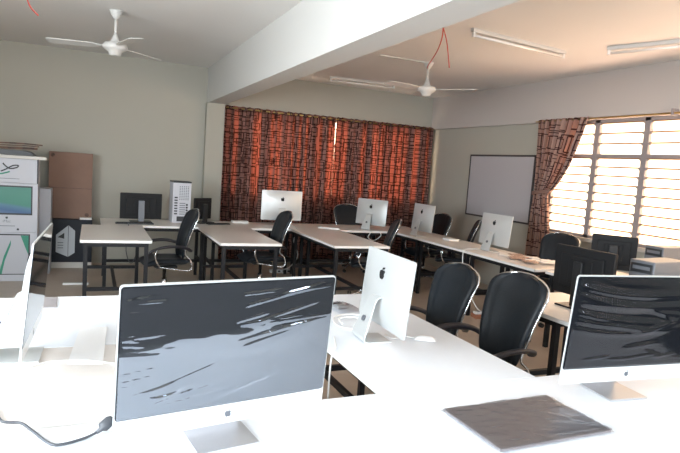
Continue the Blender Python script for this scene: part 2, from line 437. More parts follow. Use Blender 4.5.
def flat_curtain(x0, x1, y, ztop, zbot, seed, name, label):
    rnd = random.Random(seed); nf = int((x1-x0)/.115)
    ph = [rnd.uniform(-.25, .25) for _ in range(nf+2)]; am = [rnd.uniform(.6, 1.25) for _ in range(nf+2)]
    def path(u, t):
        k = u*nf; i = int(k); fr = k-i
        a = am[i]*(1-fr)+am[min(i+1, nf)]*fr; p = ph[i]*(1-fr)+ph[min(i+1, nf)]*fr
        s = math.sin(2*PI*(k+p))
        amp = (.030+.012*t)*a
        part = .011*max(0, 1-t/.25)*(u**6 if x0 < 3 else -(1-u)**6)
        return (x0+(x1-x0)*u + .010*math.sin(4*PI*k+p*3) - part, y+amp*s, ztop+(zbot-ztop)*t + (.010*s if t == 0 else 0))
    path.nu = nf*12; path.width = (x1-x0)*1.6; path.height = ztop-zbot
    root = thing(name, label, 'curtain', (0, 0, 0), 0, None)
    c = cloth('curtain_cloth', path, 0, 0, 'curtain_red', nz=10); c.parent = root
    for i in range(nf):
        if i % 2 == 0:
            bm = B(); xx = x0+(x1-x0)*(i+.5)/nf
            tube(bm, [(xx, y+.026*math.cos(a), ztop-.03+.026*math.sin(a)) for a in [2*PI*k/12 for k in range(12)]], .006, 6, closed=True)
            obj('curtain_ring', bm, 'wb_frame', root)
    return root
flat_curtain(1.815, 3.629, 8.70, 2.425, .04, 3, 'curtain', 'long red-brown patterned curtain left of the bright vertical gap')
flat_curtain(3.631, 5.495, 8.70, 2.425, .04, 8, 'curtain', 'long red-brown patterned curtain right of the bright gap, reaching the corner')
bm = B(); tube(bm, [(1.815, 8.70, 2.395), (5.50, 8.70, 2.395)], .011, 10)
tag(obj('curtain_rod', bm, 'rod'), 'thin metal rod carrying the wide red-brown curtains', 'curtain rod')
root = thing('curtain_rod', 'thin gold curtain rod along the top of the bright louvre windows', 'curtain rod')
bm = B(); tube(bm, [(5.45, 6.10, 2.405), (5.45, .30, 2.405)], .010, 10); obj('rod', bm, 'rod', root)
for yy in (4.11, 1.2):
    bm = B(); box(bm, 5.425, 5.51, yy-.012, yy+.012, 2.38, 2.45); obj('bracket', bm, 'frame', root)
# tied-back curtain at the louvre window
def tied(u, t):
    z = 2.425+(.05-2.425)*t
    if z > 1.47:
        k = (2.425-z)/(2.425-1.47); w = .86*(1-k)**.82+.26*k; y1 = 6.04-.06*math.sin(PI*k*.9)*.6
        y1 = 6.04-.05*k
    else:
        k = (1.47-z)/(1.42); w = .26+.16*min(1, k*2.2); y1 = 5.99+.05*min(1, k*2)
    nf = 9
    s = math.sin(2*PI*nf*u+.6*math.sin(5*u))
    cx = 5.44
    amp = .028 if z > 1.6 or z < 1.3 else .022
    sag = 0
    if z > 1.47: sag = .10*u*math.sin(PI*k)*(1)   # inner edge swoops down towards the tie
    return (cx+amp*s, y1-w*u, z-sag)
tied.nu = 110; tied.width = 1.5; tied.height = 2.37
root = thing('curtain', 'brown patterned curtain tied back beside the whiteboard and louvre window', 'curtain')
c = cloth('curtain_cloth', tied, 0, 0, 'curtain_tan', nz=44); c.parent = root
bm = B()
pts = [(5.44+.055*math.cos(a), 5.86+.15*math.sin(a), 1.475-.02*math.sin(a)) for a in [2*PI*k/20 for k in range(20)]]
tube(bm, pts, 1, 8, closed=True, rx=(.012, .05)); obj('tie_band', bm, 'band', root)

# ------------------------------------------------------------------ whiteboard, ceiling fittings
root = thing('whiteboard', 'large blank whiteboard with dark frame on the wall near the corner', 'whiteboard', (XR, 6.88, 1.49), 0)
bm = B(); box(bm, -.02, -.008, -.72, .72, -.465, .465); obj('board', bm, 'whiteboard', root)
bm = B()
box(bm, -.026, 0, -.735, .735, .455, .48); box(bm, -.026, 0, -.735, .735, -.48, -.455)
box(bm, -.026, 0, -.735, -.715, -.48, .48); box(bm, -.026, 0, .715, .735, -.48, .48); obj('board_frame', bm, 'wb_frame', root)

def fan(loc, a0, label, hub_drop):
    root = thing('ceiling_fan', label, 'ceiling fan', loc, a0, 'white ceiling fans')
    d = hub_drop
    bm = B(); lathe(bm, [(.012, -.085), (.030, -.07), (.055, -.02), (.062, 0)]); obj('ceiling_canopy', bm, 'white_enamel', root)
    bm = B(); tube(bm, [(0, 0, -.06), (0, 0, -d+.03)], .013, 10); obj('rod', bm, 'white_enamel', root)
    bm = B(); lathe(bm, [(.014, -d+.12), (.022, -d+.09), (.045, -d+.035), (.05, -d+.03)]); obj('lower_canopy', bm, 'white_enamel', root)
    bm = B(); lathe(bm, [(.05, -d+.03), (.10, -d+.02), (.115, -d), (.115, -d-.02), (.09, -d-.045), (.06, -d-.06), (.055, -d-.09), (.02, -d-.095)]); obj('motor', bm, 'white_enamel', root)
    for k in range(3):
        a = 2*PI*k/3
        mt_ = Matrix.Rotation(a, 4, 'Z')
        bm = B()
        vs = []
        sec = [(.09, .022), (.16, .030), (.19, .055), (.24, .062), (.56, .068), (.60, .066), (.615, .05)]
        for r_, w in sec:
            tw = R(9)
            for s, th in ((-1, 0), (1, 0), (1, .006), (-1, .006)):
                v = Vector((r_, s*w*math.cos(tw), -d-.012+s*w*math.sin(tw)+th)); vs.append(bm.verts.new(mt_ @ v))
        for i in range(len(sec)-1):
            for e in range(4):
                bm.faces.new((vs[4*i+e], vs[4*i+(e+1) % 4], vs[4*i+4+(e+1) % 4], vs[4*i+4+e]))
        bm.faces.new(vs[:4]); bm.faces.new(vs[-4:])
        obj('blade', bm, 'white_enamel', root)
    return root
fan((.18, 6.08, ZC), R(165), 'white ceiling fan hanging left of the beam', .33)
fan((3.72, 6.12, ZC), R(-50), 'white ceiling fan hanging right of the beam, red wires above it', .31)

def tube_light(p0, p1, label):
    a = Vector(p0); b = Vector(p1); mid = (a+b)/2; L = (b-a).length; rz = math.atan2((b-a).y, (b-a).x)
    root = thing('tube_light', label, 'ceiling light', (mid.x, mid.y, ZC), rz, 'fluorescent tube lights')
    bm = B(); box(bm, -L/2, L/2, -.022, .022, -.035, 0); obj('batten', bm, 'white_enamel', root, bevel=.004)
    for s in (-1, 1):
        bm = B(); box(bm, s*(L/2-.02)-.012, s*(L/2-.02)+.012, -.014, .014, -.078, -.035); obj('lamp_holder', bm, 'white_plastic', root, bevel=.003)
    bm = B(); tube(bm, [(-L/2+.03, 0, -.062), (L/2-.03, 0, -.062)], .013, 12); obj('tube', bm, 'tube', root)
    return root
tube_light((3.14, 4.46), (4.40, 4.61), 'long fluorescent tube light nearest the beam, over the right desks')
tube_light((3.21, 8.04), (4.25, 7.93), 'fluorescent tube light close to the red-brown curtains')
tube_light((4.56, 4.22), (4.90, 3.25), 'fluorescent tube light nearest the louvre windows, at the right edge')
bm = B(); box(bm, 3.05, 3.66, 6.10, 6.14, ZC-.014, ZC); tag(obj('cable_trunking', bm, 'white_enamel'), 'thin white cable trunking on ceiling beside the fan with red wires', 'cable trunking')
root = thing('wire', 'pair of red wires hanging from ceiling by the right-hand fan', 'wire')
bm = B(); tube(bm, catmull([(2.93, 4.62, ZC), (2.95, 4.66, 2.86), (3.15, 5.05, 2.83), (3.55, 5.85, 2.86), (3.70, 6.10, 2.88)]), .006, 6); obj('strand', bm, 'red_wire', root)
bm = B(); tube(bm, catmull([(2.93, 4.62, ZC), (2.965, 4.60, 2.84), (3.0, 4.60, 2.70), (3.02, 4.60, 2.60)]), .005, 6); obj('strand', bm, 'red_wire', root)
bm = B(); tube(bm, catmull([(-.54, 5.6, ZC), (-.53, 5.6, 2.84), (-.50, 5.6, 2.76), (-.44, 5.6, 2.70)]), .007, 6)
tag(obj('wire', bm, 'red_wire'), 'short loose red wire hanging from ceiling at the far left', 'wire')

# ------------------------------------------------------------------ desks
def desk(x0, x1, y0, y1, label, h=.75, group='white-topped desks on black steel frames', inset=.05, top='top'):
    cx, cy = (x0+x1)/2, (y0+y1)/2; w, d = x1-x0, y1-y0
    root = thing('desk', label, 'desk', (cx, cy, 0), 0, group)
    bm = B(); box(bm, -w/2, w/2, -d/2, d/2, h-.028, h); t = obj('desktop', bm, top, root, bevel=.002)
    bm = B(); e = .0015
    box(bm, -w/2-e, w/2+e, -d/2-e, -d/2+.002, h-.026, h-.002); box(bm, -w/2-e, w/2+e, d/2-.002, d/2+e, h-.026, h-.002)
    box(bm, -w/2-e, -w/2+.002, -d/2-e, d/2+e, h-.026, h-.002); box(bm, w/2-.002, w/2+e, -d/2-e, d/2+e, h-.026, h-.002)
    obj('edge_band', bm, 'edge', t)
    a = inset; s = .019
    for sx_ in (-1, 1):
        for sy_ in (-1, 1):
            bm = B(); X, Y = sx_*(w/2-a), sy_*(d/2-a); box(bm, X-s, X+s, Y-s, Y+s, 0, h-.029); obj('leg', bm, 'steel_black', root)
    bm = B(); X, Y = w/2-a, d/2-a
    for q in (-1, 1):
        box(bm, -X+s, X-s, q*Y-s*.8, q*Y+s*.8, h-.07, h-.03)
        box(bm, q*X-s*.8, q*X+s*.8, -Y+s, Y-s, h-.07, h-.03)
    obj('top_rail', bm, 'steel_black', root)
    bm = B()
    if d > w:
        for q in (-1, 1): box(bm, -X+s, X-s, q*Y-s*.8, q*Y+s*.8, .24, .275)
        box(bm, -s*.8, s*.8, -Y+s*.8, Y-s*.8, .24, .275)
    else:
        for q in (-1, 1): box(bm, q*X-s*.8, q*X+s*.8, -Y+s, Y-s, .24, .275)
        box(bm, -X+s*.8, X-s*.8, -s*.8, s*.8, .24, .275)
    obj('stretcher', bm, 'steel_black', root)
    return root
g = .004
desk(-.085, .575, 5.92, 7.20-g, 'desk jutting out at the left beside the black printed carton')
desk(1.235, 1.90, 5.82, 7.20-g, 'desk jutting out in front of the left part of the red curtains')
desk(2.47, 3.17, 5.72, 7.20-g, 'desk jutting out in front of the right part of the red curtains')
desk(.12, 1.40-g, 7.20, 7.95, 'desk behind the black monitor and the white computer tower')
desk(1.40, 2.70-g, 7.20, 7.95, 'desk along the curtains carrying the larger far computer')
desk(2.70, 4.02-g, 7.20, 7.95, 'desk along the curtains carrying the far computer near the corner')
desk(4.02, 4.65, 6.55, 7.95, 'corner desk between the curtains and the whiteboard side')
desk(4.02, 4.65, 5.42, 6.55-g, 'middle desk of the row in front of the whiteboard')
desk(4.02, 4.65, 4.30, 5.42-g, 'desk covered in loose papers in front of the tied curtain')
desk(4.08, 5.00, 2.95, 4.22, 'desk under the windows carrying the farther black monitor')
desk(2.74, 4.02, 2.69, 3.36, 'desk with the nearer black monitor behind the office chairs')
desk(2.74, 4.02, 2.02, 2.69-g, 'desk hidden behind the dark wrapped screen at the right')
# foreground block
desk(1.055, 1.815, 1.87, 3.48, 'white desk under the computer seen from behind', inset=.06, top='top_lit')
desk(-.62, .62, 2.66, 3.60, 'white desk at the left under the grey cards', inset=.06, top='top_lit')
desk(-.62, .62, 1.915, 2.66-g, 'white desk at the left under the edge-on computer')
desk(-.70, 1.05, .98, 1.87-g, 'near white desk under the large grey-filmed screen', inset=.07, top='top_lit')
desk(1.05+g, 2.62, .98, 1.87-g, 'near white desk under the dark screen and the wrapped grey sheet', inset=.07, top='top_lit')

# ------------------------------------------------------------------ computers
def apple(s):
    """apple outline with a bite, about s tall, centred"""
    pts = []
    body = [(0, .30), (.10, .36), (.24, .37), (.36, .30), (.43, .20)]
    bite = [(.36, .12), (.33, .02), (.36, -.08), (.44, -.15)]
    low = [(.40, -.28), (.30, -.43), (.20, -.50), (.10, -.49), (0, -.45)]
    right = body+bite+low
    left = [(-.10, -.49), (-.20, -.50), (-.32, -.40), (-.43, -.20), (-.47, 0), (-.45, .18), (-.36, .31), (-.24, .37), (-.10, .36)]
    leaf = [(.0, .42), (.02, .54), (.10, .63), (.21, .67), (.19, .54), (.11, .45)]
    return [(x*s, z*s) for x, z in right+left], [(x*s, z*s) for x, z in leaf]
def ridges(kind, u, v, rnd_lines):
    d = 0
    for (x0, z0, ang, wd, am, ln, curve) in rnd_lines:
        c, s = math.cos(ang), math.sin(ang); dx, dz = u-x0, v-z0
        a = dx*c+dz*s; b = -dx*s+dz*c-curve*a*a
        if -.02 < a < ln:
            f = min(1, max(0, (a+.02)/(.04 if wd < .012 else .14)))*min(1, (ln-a)/(.4*ln))
            d += am*f*math.exp(-(b/wd)**2)
    return d
def wrinkle_lines(kind):
    rnd = random.Random(5 if kind == 'light' else 11); L = []
    if kind == 'light':
        for i in range(14):   # short creases pulled from the left edge
            L.append((-.5, .12+.8*rnd.random(), R(rnd.uniform(-14, 14)), .006, .0022, rnd.uniform(.08, .26), 0))
        for i in range(9):   # diagonal folds from the lower left corner
            L.append((rnd.uniform(-.5, -.1), rnd.uniform(.02, .2), R(rnd.uniform(8, 32)), .009, .003, rnd.uniform(.25, .55), 0))
        for i in range(12):   # folds at the upper right
            L.append((rnd.uniform(.0, .35), rnd.uniform(.45, .93), R(rnd.uniform(5, 24)), .009, .003, rnd.uniform(.15, .45), 0))
    else:
        for i in range(6):
            L.append((-.56, .48+.095*i, R(rnd.uniform(-30, -16)), .040, .0065, rnd.uniform(.7, 1.1), rnd.uniform(.15, .45)))
        for i in range(7):
            L.append((rnd.uniform(-.3, .4), rnd.uniform(.15, .9), R(rnd.uniform(-50, 30)), .026, .004, rnd.uniform(.2, .5), 0))
        for i in range(5):
            L.append((-.4+.18*i, .09, R(rnd.uniform(-8, 12)), .012, .005, .25, 0))
    return L
def imac(loc, yaw, label, scale=1.0, size=27, tilt=R(5), film=None, group='aluminium all-in-one computers'):
    w, h = {27: (.65, .445), 24: (.585, .415), 21: (.528, .372)}[size]
    chin = .063 if size == 27 else .056; gap = .07
    k = w/.65
    root = thing('all_in_one_computer', label, 'computer', (loc[0], loc[1], .7505), yaw, group)
    piv = (0, 0, gap)
    # body: rounded front rim, back swelling towards the middle
    bm = B(); prism(bm, rrect(w, h, .012), 0, .006)
    nx, nz = 20, 14; grid = []
    for j in range(nz+1):
        row = []
        for i in range(nx+1):
            a, b = i/nx*2-1, j/nz*2-1
            dep = .005+.040*k*(1-abs(a)**2.6)*(1-abs(b)**2.6)
            row.append(bm.verts.new((a*(w/2-.003), dep, h/2+b*(h/2-.003))))
        grid.append(row)
    for j in range(nz):
        for i in range(nx):
            f = bm.faces.new((grid[j][i], grid[j][i+1], grid[j+1][i+1], grid[j+1][i])); f.smooth = True
    body = obj('housing', bm, 'alu', root, loc=piv, rot=(tilt, 0, 0))
    bm = B(); prism(bm, rrect(w-.006, h-chin-.005, .009, z0=chin), -.002, .001); scr = obj('screen', bm, 'glass_black', root, loc=piv, rot=(tilt, 0, 0))
    bm = B(); prism(bm, rrect(w-.002, chin-.003, .009, z0=.001), -.0015, .001); ch = obj('chin', bm, 'alu_edge', root, loc=piv, rot=(tilt, 0, 0))
    bm = B(); a, b = apple(.022 if size == 27 else .02)
    prism(bm, [(x, z+chin*.5) for x, z in a], -.0024, -.001); prism(bm, [(x, z+chin*.5) for x, z in b], -.0024, -.001)
    obj('front_emblem', bm, 'logo_grey', ch)
    bm = B(); a, b = apple(.062 if size == 27 else .052)
    yb = .045*k+.0012
    prism(bm, [(-x, z+h*.71) for x, z in a], yb-.012, yb+.001); prism(bm, [(-x, z+h*.71) for x, z in b], yb-.012, yb+.001)
    em = obj('rear_emblem', bm, 'logo', body)
    # stand: foot plate and sloping neck in one bent aluminium sheet
    bm = B(); sw = .095*k; th = .006
    prof = [(-.035*k, .001), (.120*k, .001), (.142*k, .006), (.150*k, .018), (.149*k, .032), (.075*k, .225*k+.07*(1-k)), (.062*k, .25*k+.07*(1-k)), (.046*k, .26*k+.07*(1-k)), (.020*k, .262*k+.07*(1-k))]
    top_, bot = [], []
    for i, (y, z) in enumerate(prof):
        y0_, z0_ = prof[max(i-1, 0)]; y1_, z1_ = prof[min(i+1, len(prof)-1)]
        t = Vector((y1_-y0_, z1_-z0_)).normalized(); nrm = Vector((-t.y, t.x))
        sw = (.095 if z < .03 else .095-.043*min(1, (z-.03)/.10))*k
        for s in (-1, 1):
            top_.append(bm.verts.new((s*sw, y+nrm.x*th, z+nrm.y*th))); bot.append(bm.verts.new((s*sw, y, z)))
    n_ = len(prof)
    for i in range(n_-1):
        bm.faces.new((top_[2*i], top_[2*i+1], top_[2*i+3], top_[2*i+2])); bm.faces.new((bot[2*i], bot[2*i+2], bot[2*i+3], bot[2*i+1]))
        for s in (0, 1): bm.faces.new((top_[2*i+s], top_[2*i+2+s], bot[2*i+2+s], bot[2*i+s]))
    for i in (0, n_-1): bm.faces.new((top_[2*i], top_[2*i+1], bot[2*i+1], bot[2*i]))
    obj('stand', bm, 'stand_grey' if film else 'alu', root)
    bm = B(); c0 = Vector((0, .112*k, .128*k+.035*(1-k)))
    lathe(bm, [(.018*k, 0), (.018*k, .007)], (0, 0, 0), 20); 
    for v in bm.verts: v.co = Matrix.Translation(c0+Vector((0, .0035, .001))) @ Matrix.Rotation(R(-69), 4, 'X') @ v.co
    obj('cable_hole', bm, 'logo_grey', root)
    if film:
        L = wrinkle_lines(film); bm = B(); nx, nz = 150, 100; W_, H_ = w-.012, h-chin-.012; rows = []
        for j in range(nz+1):
            row = []
            for i in range(nx+1):
                u, v = i/nx-.5, j/nz
                e = min(1, 14*min(u+.5, .5-u), 14*min(v, 1-v))
                if film == 'light':
                    e = min(1, 60*min(u+.5, .5-u), 14*min(v, 1-v))
                d = ridges(film, u, v, L) + (.0014*noise.noise(Vector((u*4, v*7, 3.1))) + .0003*noise.noise(Vector((u*13, v*22, 7))))*(1.6 if film == 'light' else .35) + (.0011*max(0, min(1, (v-.42)*5))*max(0, min(1, (.35-u)*2))*noise.noise(Vector((u*5, v*20, 9))) if film == 'light' else 0)
                row.append(bm.verts.new((u*W_, -.0035-.003-(.36 if film == 'light' else .9)*e*(d+.001), chin+.004+v*H_)))
            rows.append(row)
        for j in range(nz):
            for i in range(nx):
                f = bm.faces.new((rows[j][i], rows[j][i+1], rows[j+1][i+1], rows[j+1][i])); f.smooth = True
        obj('protective_film', bm, 'film' if film == 'light' else 'film_dark', scr, label='wrinkled clear plastic film over the screen')
    return root
imac((.39, 1.62), R(8.28), 'large all-in-one computer in the foreground, screen under wrinkled bluish film', film='light')
imac((2.02, 1.59), R(-5.3), 'large all-in-one computer at the right with crumpled film over its black screen', film='dark')
imac((1.37, 2.51), R(88), 'aluminium all-in-one computer seen from behind next to the office chairs', size=21)
imac((-.205, 2.56), R(88), 'aluminium all-in-one computer seen edge-on at the left edge')
imac((2.46, 7.66), R(178), 'largest of the far all-in-one computers, before the left curtain', size=24, tilt=0)
imac((3.72, 7.36), R(118), 'all-in-one computer before the right curtain, black chair to its left', size=21)
imac((4.20, 6.74), R(90), 'all-in-one computer near the end of the curtains, beside a black chair', size=21)
imac((4.42, 5.46), R(92), 'all-in-one computer in front of the whiteboard corner', size=21)

def monitor(loc, yaw, label, w=.54, h=.33, z=.83, tilt=0, neck='pc_silver', foot='plastic_black', group='black computer monitors'):
    root = thing('computer_monitor', label, 'monitor', (loc[0], loc[1], .7505), yaw, group)
    zz = z-.75
    bm = B(); prism(bm, rrect(w, h, .01), 0, .028)
    box(bm, -w*.36, w*.36, .028, .045, h*.16, h*.84); box(bm, -w*.2, w*.2, .045, .055, h*.25, h*.75)
    sh = obj('case', bm, 'plastic_rub', root, loc=(0, 0, zz), rot=(tilt, 0, 0), bevel=.004)
    bm = B(); box(bm, -w/2+.015, w/2-.015, -.002, .001, .022, h-.016); obj('screen', bm, 'glass_black', sh)
    bm = B(); box(bm, -.012, .012, .0545, .0565, h*.2, h*.2+.02); obj('badge', bm, 'alu', sh)
    bm = B(); box(bm, -.036, .036, .056, .080, .012, zz+h*.72); obj('neck', bm, neck, root, bevel=.004)
    bm = B(); prism(bm, rrect(.07, .03, .01), 0, 0.001) if False else box(bm, -.13, .13, -.09, .12, 0, .012); obj('foot', bm, foot, root, bevel=.005)
    return root
monitor((.585, 7.60), R(182), 'black monitor with a silver neck seen from behind at the left', z=.79, h=.325, w=.50)
monitor((1.365, 7.72), R(214), 'small black monitor just right of the white computer tower', w=.30, h=.28, z=.80, neck='plastic_black')
monitor((3.16, 2.90), R(92), 'nearer black monitor seen from behind, next to the silver tower', w=.50, h=.345, z=.825, neck='plastic_black', tilt=R(0))
monitor((4.40, 3.74), R(128), 'farther black monitor seen from behind below the louvres', w=.38, h=.31, z=.86, neck='plastic_black')

def pc_tower(loc, yaw, label):
    root = thing('computer_tower', label, 'computer tower', (loc[0], loc[1], .7505), yaw, 'silver desktop towers')
    w, d, h = .18, .42, .37
    bm = B(); box(bm, -w/2, w/2, -d/2, d/2, 0, h); obj('case', bm, 'pc_silver', root, bevel=.006)
    bm = B(); box(bm, -w/2+.012, w/2-.012, -d/2-.006, -d/2+.002, h-.085, h-.02); fb = obj('drive_bay', bm, 'pc_dark', root, bevel=.003)
    bm = B(); box(bm, -w/2+.028, w/2-.028, -d/2-.008, -d/2-.004, h-.062, h-.038); obj('disc_slot', bm, 'pc_silver', fb)
    bm = B(); lathe(bm, [(.016, -.006), (.014, 0)], (0.02, -d/2, h-.13), 16, 'Y'); obj('power_button', bm, 'pc_dark', root)
    bm = B(); box(bm, -.05, .05, -d/2-.003, -d/2+.001, .06, .16); obj('front_grille', bm, 'pc_dark', root)
    bm = B(); box(bm, w/2-.001, w/2+.002, -.02, .08, h*.55, h*.60); obj('side_latch', bm, 'pc_dark', root)
    return root
pc_tower((3.68, 2.73), R(-84), 'silver desktop tower nearer the camera, just behind the dark wrapped screen')
pc_tower((4.72, 3.42), R(-90), 'silver desktop tower farther back, against the window wall')
# rear of the white workstation tower
root = thing('computer_tower', 'tall white computer tower showing its rear panel, left of the curtains', 'computer tower', (1.085, 7.62, .7505), R(3))
bm = B(); box(bm, -.115, .115, -.02, .24, .0, .52); obj('case', bm, 'white_box', root, bevel=.004)
bm = B(); box(bm, -.117, .117, -.022, .24, .52, .54); obj('lid', bm, 'plastic_black', root, bevel=.004)
bm = B()
for i in range(7): box(bm, -.095, -.055, -.023, -.019, .11+.035*i, .128+.035*i)
obj('expansion_slots', bm, 'pc_dark', root)
bm = B()
for i in range(9):
    for j in range(5): box(bm, -.035+.026*j, -.020+.026*j, -.023, -.019, .30+.021*i, .311+.021*i)
obj('vent_grille', bm, 'grey_print_dark', root)
bm = B()
for i in range(4): lathe(bm, [(.014, -.004), (.014, 0)], (.065, -.02, .13+.036*i), 14, 'Y')
obj('sockets', bm, 'pc_dark', root)
bm = B(); box(bm, -.06, .04, -.024, -.019, .02, .085); obj('power_supply', bm, 'pc_dark', root)
bm = B()
for i in range(6): box(bm, -.03, .045, -.023, -.019, .11+.028*i, .122+.028*i)
obj('port_panel', bm, 'grey_print_dark', root)

# ------------------------------------------------------------------ office chairs
def back_surface(s, t):
    """s -1..1 across, t 0..1 up; returns centre point and thickness"""
    z = .50+.55*t
    hw = .158+.080*min(1, t/.78)**.8
    if t > .78: hw *= max(0.0, 1-((t-.78)/.225)**3)**.5
    if t < .10: hw *= .90+.10*math.sqrt(t/.10)
    y = .205+.150*t**1.2-.022*math.sin(PI*t)-.040*s*s
    return hw*s, y, z
def make_chair(label, leather='leather'):
    root = thing('office_chair', label, 'chair', (0, 0, 0), 0, 'black office chairs')
    # backrest
    bm = B(); nu, nv = 20, 24; F_, K_ = [], []
    for j in range(nv+1):
        t = j/nv; fr, bk = [], []
        for i in range(nu+1):
            s = i/nu*2-1; x, y, z = back_surface(s, t)
            th = .030*(max(0, 1-abs(s)**5)*max(0, 1-abs(2*t-1)**7))**.5+.006
            gr = .006*math.exp(-((abs(s)-.72)/.05)**2)
            fr.append(bm.verts.new((x, y-th+gr, z))); bk.append(bm.verts.new((x, y+th*.8, z)))
        F_.append(fr); K_.append(bk)
    for j in range(nv):
        for i in range(nu):
            a = bm.faces.new((F_[j][i], F_[j][i+1], F_[j+1][i+1], F_[j+1][i])); b = bm.faces.new((K_[j][i], K_[j+1][i], K_[j+1][i+1], K_[j][i+1]))
            a.smooth = b.smooth = True
        for i in (0, nu):
            f = bm.faces.new((F_[j][i], F_[j+1][i], K_[j+1][i], K_[j][i])); f.smooth = True
    for j in (0, nv):
        for i in range(nu):
            f = bm.faces.new((F_[j][i], F_[j][i+1], K_[j][i+1], K_[j][i])); f.smooth = True
    obj('backrest', bm, leather, root)
    # seat cushion
    bm = B(); n1, n2 = 16, 16; T, Bo = [], []
    for j in range(n2+1):
        b = j/n2*2-1; r1, r2 = [], []
        for i in range(n1+1):
            a = i/n1*2-1
            e = max(0, (1-abs(a)**6)*(1-abs(b)**6))**.5
            x = a*.245*(1-.06*b*b); y = -.01+b*.235
            z = .455+.028*a*a - (.03*max(0, -b-.5)*2)
            r1.append(bm.verts.new((x, y, z+.040*e))); r2.append(bm.verts.new((x, y, z-.030*e-.004)))
        T.append(r1); Bo.append(r2)
    for j in range(n2):
        for i in range(n1):
            a = bm.faces.new((T[j][i], T[j][i+1], T[j+1][i+1], T[j+1][i])); b = bm.faces.new((Bo[j][i], Bo[j+1][i], Bo[j+1][i+1], Bo[j][i+1])); a.smooth = b.smooth = True
        for i in (0, n1): bm.faces.new((T[j][i], T[j+1][i], Bo[j+1][i], Bo[j][i]))
    for j in (0, n2):
        for i in range(n1): bm.faces.new((T[j][i], T[j][i+1], Bo[j][i+1], Bo[j][i]))
    obj('seat', bm, leather, root)
    # chromed frame round the backrest, running under the seat
    bm = B(); pts = [(.14, -.10, .412), (.165, .08, .385), (.18, .21, .37), (.188, .262, .40), (.184, .245, .49)]
    for t in (.1, .3, .5, .7, .82, .91, .965, .985):
        x, y, z = back_surface(1, t); pts.append((x+.002, y+.018, z))
    x, y, z = back_surface(0, 1.0); mid = [(.05, y-.004, z+.004), (-.05, y-.004, z+.004)]
    allp = pts+mid+[(-p[0], p[1], p[2]) for p in pts[::-1]]
    tube(bm, catmull(allp, 5), .0075, 8); obj('chrome_frame', bm, 'chrome', root)
    for s in (-1, 1):
        bm = B(); pth = catmull([(s*.205, .235, .60), (s*.258, .18, .635), (s*.278, .06, .660), (s*.278, -.08, .652), (s*.268, -.19, .615), (s*.258, -.215, .585)], 5)
        tube(bm, pth, 1, 12, rx=(.050, .030)); arm = obj('armrest', bm, 'armpad', root)
        bm = B(); tube(bm, catmull([(s*.268, -.14, .625), (s*.278, -.165, .575), (s*.272, -.15, .50), (s*.25, -.11, .44), (s*.14, -.09, .415)], 5), .010, 8)
        obj('arm_support', bm, 'chrome', arm)
    bm = B(); box(bm, -.12, .12, -.12, .12, .385, .418); obj('seat_mechanism', bm, 'plastic_black', root, bevel=.01)
    bm = B(); lathe(bm, [(.030, .10), (.030, .26), (.020, .262), (.020, .39)], seg=16); obj('gas_column', bm, 'chrome', root)
    bm = B(); lathe(bm, [(.045, .07), (.048, .10), (.03, .125)], seg=20)
    for k in range(5):
        a = 2*PI*k/5+.3
        tube(bm, [(.03*math.cos(a), .03*math.sin(a), .10), (.16*math.cos(a), .16*math.sin(a), .092), (.29*math.cos(a), .29*math.sin(a), .068)], [1, .8, .55], 8, rx=(.05, .045))
    obj('star_base', bm, 'chrome', root)
    for k in range(5):
        a = 2*PI*k/5+.3; bm = B()
        cx, cy = .285*math.cos(a), .285*math.sin(a)
        for q in (-.014, .014):
            mt_ = Matrix.Translation((cx, cy, .026)) @ Matrix.Rotation(a+.6, 4, 'Z')
            bb = B(); lathe(bb, [(.026, q-.008), (.026, q+.008)], (0, 0, 0), 14, 'X'); bb.transform(mt_)
            me = bpy.data.meshes.new('tmp'); bb.to_mesh(me); bb.free(); bm.from_mesh(me); bpy.data.meshes.remove(me)
        obj('caster', bm, 'plastic_black', root)
    return root
ch = make_chair('larger black leather office chair in the foreground, nearest the dark screen')
ch.location = (2.17, 2.72, 0); ch.rotation_euler = (0, 0, R(-85))
c5 = dup(ch, (2.14, 3.31, 0), R(-85), 'black leather office chair beside the rear-facing computer, second from front'); c5.scale = (.93, .93, .93)
ch.scale = (.975, .975, .975)
dup(ch, (.77, 6.50, 0), R(-84), 'black office chair in side view between the left desk and white tower')
dup(ch, (1.93, 6.72, 0), R(-88), 'black office chair in front of the largest far computer')
dup(ch, (3.21, 6.28, 0), R(-112), 'black office chair seen side-on right of the far middle desk')
dup(ch, (3.82, 8.18, 0), R(-4), 'black chair against the curtains, left of a far computer')
dup(ch, (4.60, 7.24, 0), R(-82), 'black chair between the curtains and the whiteboard')
dup(ch, (4.68, 6.62, 0), R(-125), 'black chair below the whiteboard, mostly hidden by a computer')
dup(ch, (4.80, 4.98, 0), R(-74), 'black chair under the louvre window beside the tied curtain')

